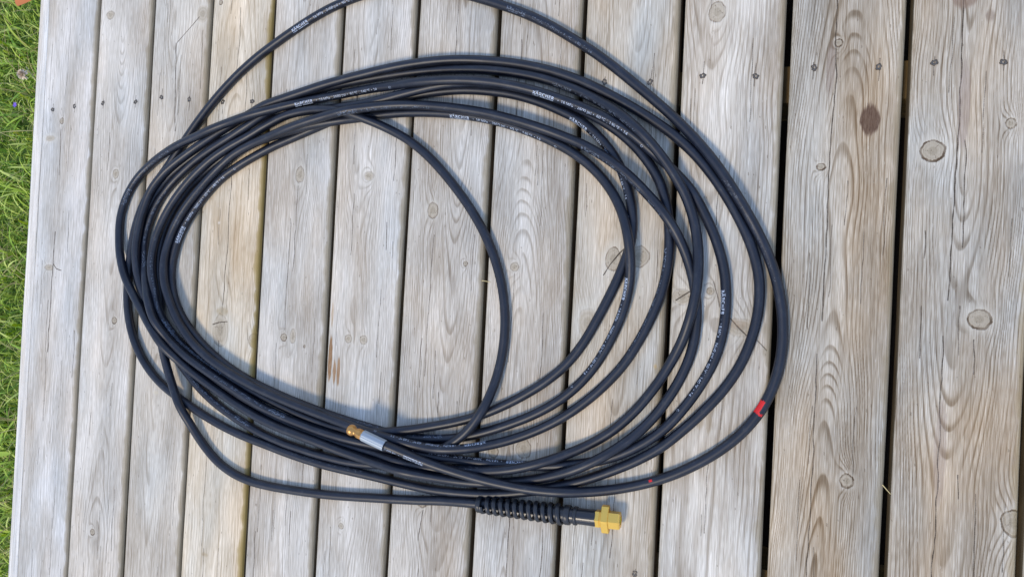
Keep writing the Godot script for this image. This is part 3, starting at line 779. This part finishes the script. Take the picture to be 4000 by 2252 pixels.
	var hose := thing("pressure_hose", "long black rubber pressure hose coiled in loops on the wooden deck", "hose")
	var rubber := StandardMaterial3D.new()
	rubber.albedo_texture = rubber_texture()
	rubber.roughness = 0.43
	rubber.metallic_specular = 0.5
	part("hose_tube", hose_mesh(), rubber, hose)

	var bold := SystemFont.new()
	bold.font_names = PackedStringArray(["Droid Sans"])
	bold.font_weight = 700
	var plain := SystemFont.new()
	plain.font_names = PackedStringArray(["Droid Sans"])
	plain.font_weight = 400
	var inks := []
	for w in [0.30, 0.48, 0.60]:
		var ink := flat_mat(srgb(178, 189, 204) if w < 0.4 else (srgb(104, 115, 130) if w < 0.5 else srgb(80, 85, 92)), 0.6)
		var wear := noise(0.055, 3, FastNoiseLite.TYPE_SIMPLEX_SMOOTH, 90)
		var im := wear.get_image(256, 256)
		im.convert(Image.FORMAT_L8)
		var src := im.get_data()
		var rgba := PackedByteArray()
		rgba.resize(256 * 256 * 4)
		for i in 256 * 256:
			rgba[i * 4] = 255
			rgba[i * 4 + 1] = 255
			rgba[i * 4 + 2] = 255
			rgba[i * 4 + 3] = 255 if src[i] > 255.0 * w else 0
		ink.albedo_texture = ImageTexture.create_from_image(Image.create_from_data(256, 256, false, Image.FORMAT_RGBA8, rgba))
		ink.transparency = BaseMaterial3D.TRANSPARENCY_ALPHA_SCISSOR
		ink.alpha_scissor_threshold = 0.5
		inks.append(ink)
	# [length along the hose, angle towards the inside of the coil, wear]
	var stretch := along[along.size() - 1] / 20.4974
	for t in [[1.580, 0.8, 0], [1.963, 0.62, 0], [2.333, 0.85, 1], [2.965, 0.62, 0], [3.695, 0.80, 0], [4.663, 0.55, 1], [4.782, 0.75, 1], [6.332, 0.70, 1],
			[7.802, 0.75, 1], [8.184, 1.05, 0], [8.918, 0.62, 2], [9.283, 0.75, 1], [9.654, 0.85, 1], [11.189, 0.62, 1], [11.577, 0.60, 0], [11.961, 0.58, 0],
			[12.343, 0.62, 0], [12.731, 0.95, 0], [13.115, 0.62, 1], [13.499, 0.66, 1], [14.338, 0.85, 1], [15.110, 0.80, 2], [17.766, 0.75, 2], [18.875, 0.55, 0],
			[19.240, 0.35, 1], [19.624, 0.45, 2], [20.401, -0.62, 0]]:
		part("printed_lettering", print_mark(t[0] * stretch, t[1], bold, plain), inks[t[2]], hose)
	var red := flat_mat(srgb(206, 24, 22), 0.5)
	for m in [[Vector3(1.2432, 0.012, 0.1176), 26, 0.05, 1.30, 0.0185], [Vector3(1.1119, 0.016, 0.2237), 5, 0.15, 0.60, 0.0045]]:
		var at := nearest_length(m[0], 18.0)
		var st := SurfaceTool.new()
		st.begin(Mesh.PRIMITIVE_TRIANGLES)
		for k in m[1]:
			var a0: float = lerpf(m[2], m[3], float(k) / m[1])
			var a1: float = lerpf(m[2], m[3], float(k + 1) / m[1])
			var half: float = m[4] * 0.5
			ink_bar(st, at - half * rng.randf_range(0.82, 1.05), at + half * rng.randf_range(0.82, 1.1), a0, a1)
		if m[1] > 10:      # the hook across the tube at its lower end
			for k in 16:
				var a0 := lerpf(-0.80, 0.05, k / 16.0)
				ink_bar(st, at + 0.0088 - rng.randf_range(0.0012, 0.0034), at + 0.0088 + rng.randf_range(-0.0004, 0.0010), a0, a0 + 0.054)
		part("red_paint_mark", st.commit(), red, hose)
	build_hose_ends(hose)

func nearest_length(p: Vector3, from: float) -> float:
	var best := 1e9
	var s := 0.0
	for i in line.size():
		if along[i] > from and line[i].distance_to(p) < best:
			best = line[i].distance_to(p)
			s = along[i]
	return s

func build_hose_ends(hose: Node3D) -> void:
	var n := line.size()
	var zinc := flat_mat(srgb(160, 168, 174), 0.5, 0.5)
	var brass := flat_mat(srgb(192, 142, 82), 0.36, 0.8)
	var bright := flat_mat(srgb(238, 190, 90), 0.34, 0.85)
	# nozzle end
	var tip := line[n - 1]
	var dirn := (line[n - 1] - line[n - 8]).normalized()
	dirn.y *= 0.5
	dirn = dirn.normalized()
	var f := frame(tip - dirn * 0.0365, tip)
	var nozzle := Node3D.new()
	nozzle.name = "nozzle"
	hose.add_child(nozzle)
	nozzle.transform = f
	part("crimped_sleeve", lathe([[0.0, 0.0066, -1], [-0.0004, 0.0078, 1], [0.0345, 0.0078, -1], [0.0358, 0.0072, -1], [0.0358, 0.0]], 64, 9, 0.0006), zinc, nozzle)
	part("brass_ring", lathe([[0.0350, 0.0068, -1], [0.0352, 0.0072, -1], [0.0385, 0.0072, -1], [0.0385, 0.0076, 1], [0.0425, 0.0074, 1], [0.0455, 0.0060, 1], [0.0470, 0.0056, 1]], 8), brass, nozzle)
	part("nozzle_tip", lathe([[0.0465, 0.0054, 1], [0.0485, 0.0056, 1], [0.0498, 0.0070, 1], [0.0515, 0.0078, 1], [0.0545, 0.0079, 1], [0.0570, 0.0072, 1], [0.0590, 0.0055, 1], [0.0602, 0.0030, 1], [0.0604, 0.0009, -1], [0.0590, 0.0007, -1], [0.0590, 0.0]], 28), brass, nozzle)
	# connector end
	var plastic := flat_mat(srgb(34, 36, 40), 0.42)
	var axis_a := Vector3(0.8841, 0.0124, 0.2843)
	var axis_b := Vector3(1.0810, 0.0136, 0.2768)
	f = frame(axis_a, axis_b)
	var guard := Node3D.new()
	guard.name = "bend_protector"
	hose.add_child(guard)
	guard.transform = f
	part("collar", lathe([[-0.0005, 0.0068, -1], [-0.0005, 0.0098, 1], [0.0006, 0.0106, 1], [0.0052, 0.0108, 1], [0.0062, 0.0102, -1], [0.0062, 0.0066]], 32), plastic, guard)
	part("spring_coil", coil_mesh(0.0070, 0.1210, 11.6, 0.0108, 0.0134), plastic, guard)
	part("inner_sleeve", lathe([[0.100, 0.0066, -1], [0.1015, 0.0094, 1], [0.1275, 0.0102, -1], [0.1275, 0.0086]], 28), plastic, guard)
	part("end_ring", lathe([[0.1225, 0.009, -1], [0.1225, 0.0122, 1], [0.1240, 0.0128, 1], [0.1290, 0.0128, 1], [0.1300, 0.0120, -1], [0.1300, 0.0090]], 32), plastic, guard)
	part("retaining_ring", lathe([[0.1345, 0.009, -1], [0.1345, 0.0112, 1], [0.1352, 0.0120, 1], [0.1385, 0.0120, 1], [0.1392, 0.0112, -1], [0.1392, 0.0085]], 32), plastic, guard)
	var sleeve_m := flat_mat(srgb(30, 32, 38), 0.30)
	var sleeve := part("sleeve", lathe([[0.1280, 0.0080, -1], [0.1280, 0.0102, -1], [0.1640, 0.0105, -1], [0.1640, 0.0]], 36), sleeve_m, hose)
	sleeve.transform = f
	var cou := Node3D.new()
	cou.name = "brass_coupling"
	hose.add_child(cou)
	cou.transform = f
	part("coupling_body", lathe([[0.1630, 0.0, -1], [0.1630, 0.0104, -1], [0.1638, 0.0114, -1], [0.1690, 0.0114, -1], [0.1694, 0.0108, -1], [0.1702, 0.0108, -1], [0.1706, 0.0114, -1], [0.1935, 0.0114, -1], [0.1950, 0.0104, -1], [0.1950, 0.0062, -1], [0.1800, 0.0058, -1], [0.1800, 0.0]], 6), bright, cou)
	part("wing_nut", wing_mesh(), bright, cou, Vector3(0.1760, 0.0, 0.0))
	var seal := TorusMesh.new()
	seal.inner_radius = 0.0040
	seal.outer_radius = 0.0062
	seal.rings = 24
	seal.ring_segments = 10
	var ring := part("yellow_seal", seal, flat_mat(srgb(196, 190, 40), 0.5), cou, Vector3(0.1930, 0.0, 0.0))
	ring.rotation.z = PI / 2

func wing_mesh() -> ArrayMesh:      # the bar of the wing nut: a chamfered prism across the coupling, its upper faces just proud of the body's
	var outline := [Vector2(0.0128, 0.0), Vector2(0.0118, 0.0022), Vector2(0.0036, 0.0166), Vector2(0.0028, 0.0172), Vector2(-0.0036, 0.0172), Vector2(-0.0104, 0.0060), Vector2(-0.0104, -0.0060), Vector2(-0.0036, -0.0172), Vector2(0.0028, -0.0172), Vector2(0.0036, -0.0166), Vector2(0.0118, -0.0022)]
	var st := SurfaceTool.new()
	st.begin(Mesh.PRIMITIVE_TRIANGLES)
	st.set_smooth_group(-1)
	var cuts := [[-0.0048, 0.93], [-0.0042, 1.0], [0.0042, 1.0], [0.0048, 0.93]]
	var n := outline.size()
	for k in n:
		var p: Vector2 = outline[k]
		var q: Vector2 = outline[(k + 1) % n]
		for c in 3:
			var a: Array = cuts[c]
			var b: Array = cuts[c + 1]
			quad(st, Vector3(a[0], p.x * a[1], p.y * a[1]), Vector3(b[0], p.x * b[1], p.y * b[1]), Vector3(b[0], q.x * b[1], q.y * b[1]), Vector3(a[0], q.x * a[1], q.y * a[1]))
		for e in [cuts[0], cuts[3]]:
			var t := [Vector3(e[0], 0, 0), Vector3(e[0], p.x * e[1], p.y * e[1]), Vector3(e[0], q.x * e[1], q.y * e[1])]
			if e[0] > 0.0:
				t.reverse()
			for v in t:
				st.add_vertex(v)
	st.generate_normals()
	return st.commit()

func coil_mesh(x0: float, x1: float, turns: float, r0: float, r1: float) -> ArrayMesh:      # a flat-ribbed helix round the local x axis
	var st := SurfaceTool.new()
	st.begin(Mesh.PRIMITIVE_TRIANGLES)
	var n := int(turns * 28)
	var prof := []
	for k in 10:
		var a := TAU * k / 10
		prof.append(Vector2(cos(a) * 0.0031, sin(a) * 0.0021 + 0.0004 * cos(a * 3.0)))
	for i in n:
		for k in prof.size():
			var q := []
			for e in [[i, k], [i + 1, k], [i + 1, k + 1], [i, k + 1]]:
				var t: float = float(e[0]) / n
				var a := TAU * turns * t
				var p: Vector2 = prof[e[1] % prof.size()]
				var r := lerpf(r0, r1, t) - 0.0012 + p.y
				q.append(Vector3(lerpf(x0, x1, t) + p.x, r * cos(a), r * sin(a)))
			st.set_smooth_group(1)
			quad(st, q[0], q[3], q[2], q[1])
	st.generate_normals()
	return st.commit()

func build_garden() -> void:
	var greens := [Color(0.30, 0.41, 0.055), Color(0.38, 0.47, 0.075), Color(0.20, 0.33, 0.045), Color(0.46, 0.52, 0.14), Color(0.32, 0.43, 0.06)]
	var straw := [Color(0.42, 0.36, 0.16), Color(0.34, 0.28, 0.12), Color(0.30, 0.30, 0.12)]
	var pm := plant_mat(0.7)
	var strip := Rect2(-1.25, -1.25, 1.28, 2.50)
	scatter("short_grass", "short dense green grass blades of the lawn beside the deck", "grass", blade_mesh(0.046, 0.0030, 0.8), pm, 46000, strip, greens, Vector2(-0.005, 0.0), 0.9, Vector2(0.6, 1.25))
	scatter("long_grass", "long broad grass blades leaning over the lawn towards the deck edge", "grass", blade_mesh(0.078, 0.0056, 0.7), pm, 7800, strip, greens, Vector2(-0.005, 0.01), 0.9, Vector2(0.6, 1.15))
	scatter("dry_straw", "dry pale straw blades lying between the green grass", "straw", blade_mesh(0.070, 0.0018, 0.5), pm, 5200, strip, straw, Vector2(0.005, 0.03), 1.5, Vector2(0.6, 1.2))
	var dark := [Color(0.10, 0.22, 0.04), Color(0.14, 0.28, 0.05), Color(0.18, 0.32, 0.06)]
	scatter("clover_leaves", "small dark green clover leaves growing low in the grass", "clover", clover_mesh(), pm, 8600, Rect2(-1.2, -1.2, 1.2, 1.6), dark, Vector2(0.018, 0.045), 0.5, Vector2(0.7, 1.3))
	scatter("broad_leaves", "small broad weed leaves lying among the grass", "weed", leaf_mesh(0.026, 0.009), pm, 260, strip, greens, Vector2(0.02, 0.045), 0.4, Vector2(0.6, 1.3))
	var stalk_m := flat_mat(srgb(206, 184, 128), 0.7)
	var stalk := CylinderMesh.new()
	stalk.top_radius = 0.0004
	stalk.bottom_radius = 0.0006
	stalk.height = 0.013
	stalk.radial_segments = 6
	for e in [[Vector3(1.3800, 0.0006, 0.1990), 0.75, "short dry grass stalk lying across the dark gap left of the rightmost board"], [Vector3(0.8745, 0.0006, -0.0180), 1.45, "splinter of dry grass standing in the gap inside the coil, right of the arc"]]:
		var o := part("dry_stalk", stalk, stalk_m, self, e[0])
		o.name = numbered("dry_stalk")
		o.rotation = Vector3(PI / 2, e[1], 0)
		tag(o, e[2], "grass stalk")
	# a withered clover head on its stem
	var head := thing("withered_clover_head", "pale withered clover flower head on a bent pale stem near the deck edge", "flower", Vector3(-0.1258, LAWN_Y, -0.3741))
	var stem := SurfaceTool.new()
	stem.begin(Mesh.PRIMITIVE_TRIANGLES)
	var cyl := CylinderMesh.new()
	cyl.top_radius = 0.0011
	cyl.bottom_radius = 0.0013
	cyl.height = 0.03
	cyl.radial_segments = 7
	for k in 3:
		stem.append_from(cyl, 0, Transform3D(Basis(Vector3.RIGHT, -0.25 - 0.25 * k), Vector3(0.0, 0.014 + 0.024 * k, 0.035 - 0.007 * k * k * 1.2 - k * 0.004)))
	part("flower_stem", stem.commit(), flat_mat(srgb(190, 186, 140), 0.7), head)
	var petal := leaf_mesh(0.008, 0.0030)
	var fl := SurfaceTool.new()
	fl.begin(Mesh.PRIMITIVE_TRIANGLES)
	for k in 90:
		var b := Basis(Vector3.UP, rng.randf() * TAU) * Basis(Vector3.RIGHT, -rng.randf_range(-0.7, 1.5))
		fl.append_from(petal, 0, Transform3D(b, Vector3(0.0, 0.078, 0.0) + b.z * 0.003))
	var pet := flat_mat(srgb(226, 208, 184), 0.85)
	pet.cull_mode = BaseMaterial3D.CULL_DISABLED
	part("petals", fl.commit(), pet, head)
	# small violet flower
	var vio := thing("violet_flower", "tiny violet flower low in the grass below the withered clover head", "flower", Vector3(-0.1726, LAWN_Y + 0.055, -0.3234))
	var vm := flat_mat(srgb(120, 92, 190), 0.6)
	vm.cull_mode = BaseMaterial3D.CULL_DISABLED
	var pl := leaf_mesh(0.006, 0.005)
	for k in 5:
		var p := part("petal", pl, vm, vio)
		p.rotation = Vector3(-0.4, TAU * k / 5.0, 0.0)
	var dry := thing("fallen_leaf", "dry orange brown leaf lying on the grass in the top left corner", "leaf", Vector3(-0.1719, LAWN_Y + 0.065, -0.5228))
	var lm := flat_mat(srgb(196, 116, 62), 0.7)
	lm.cull_mode = BaseMaterial3D.CULL_DISABLED
	var bl := part("leaf_blade", leaf_mesh(0.046, 0.022, 0.1), lm, dry)
	bl.rotation = Vector3(0.15, 1.9, 0.2)
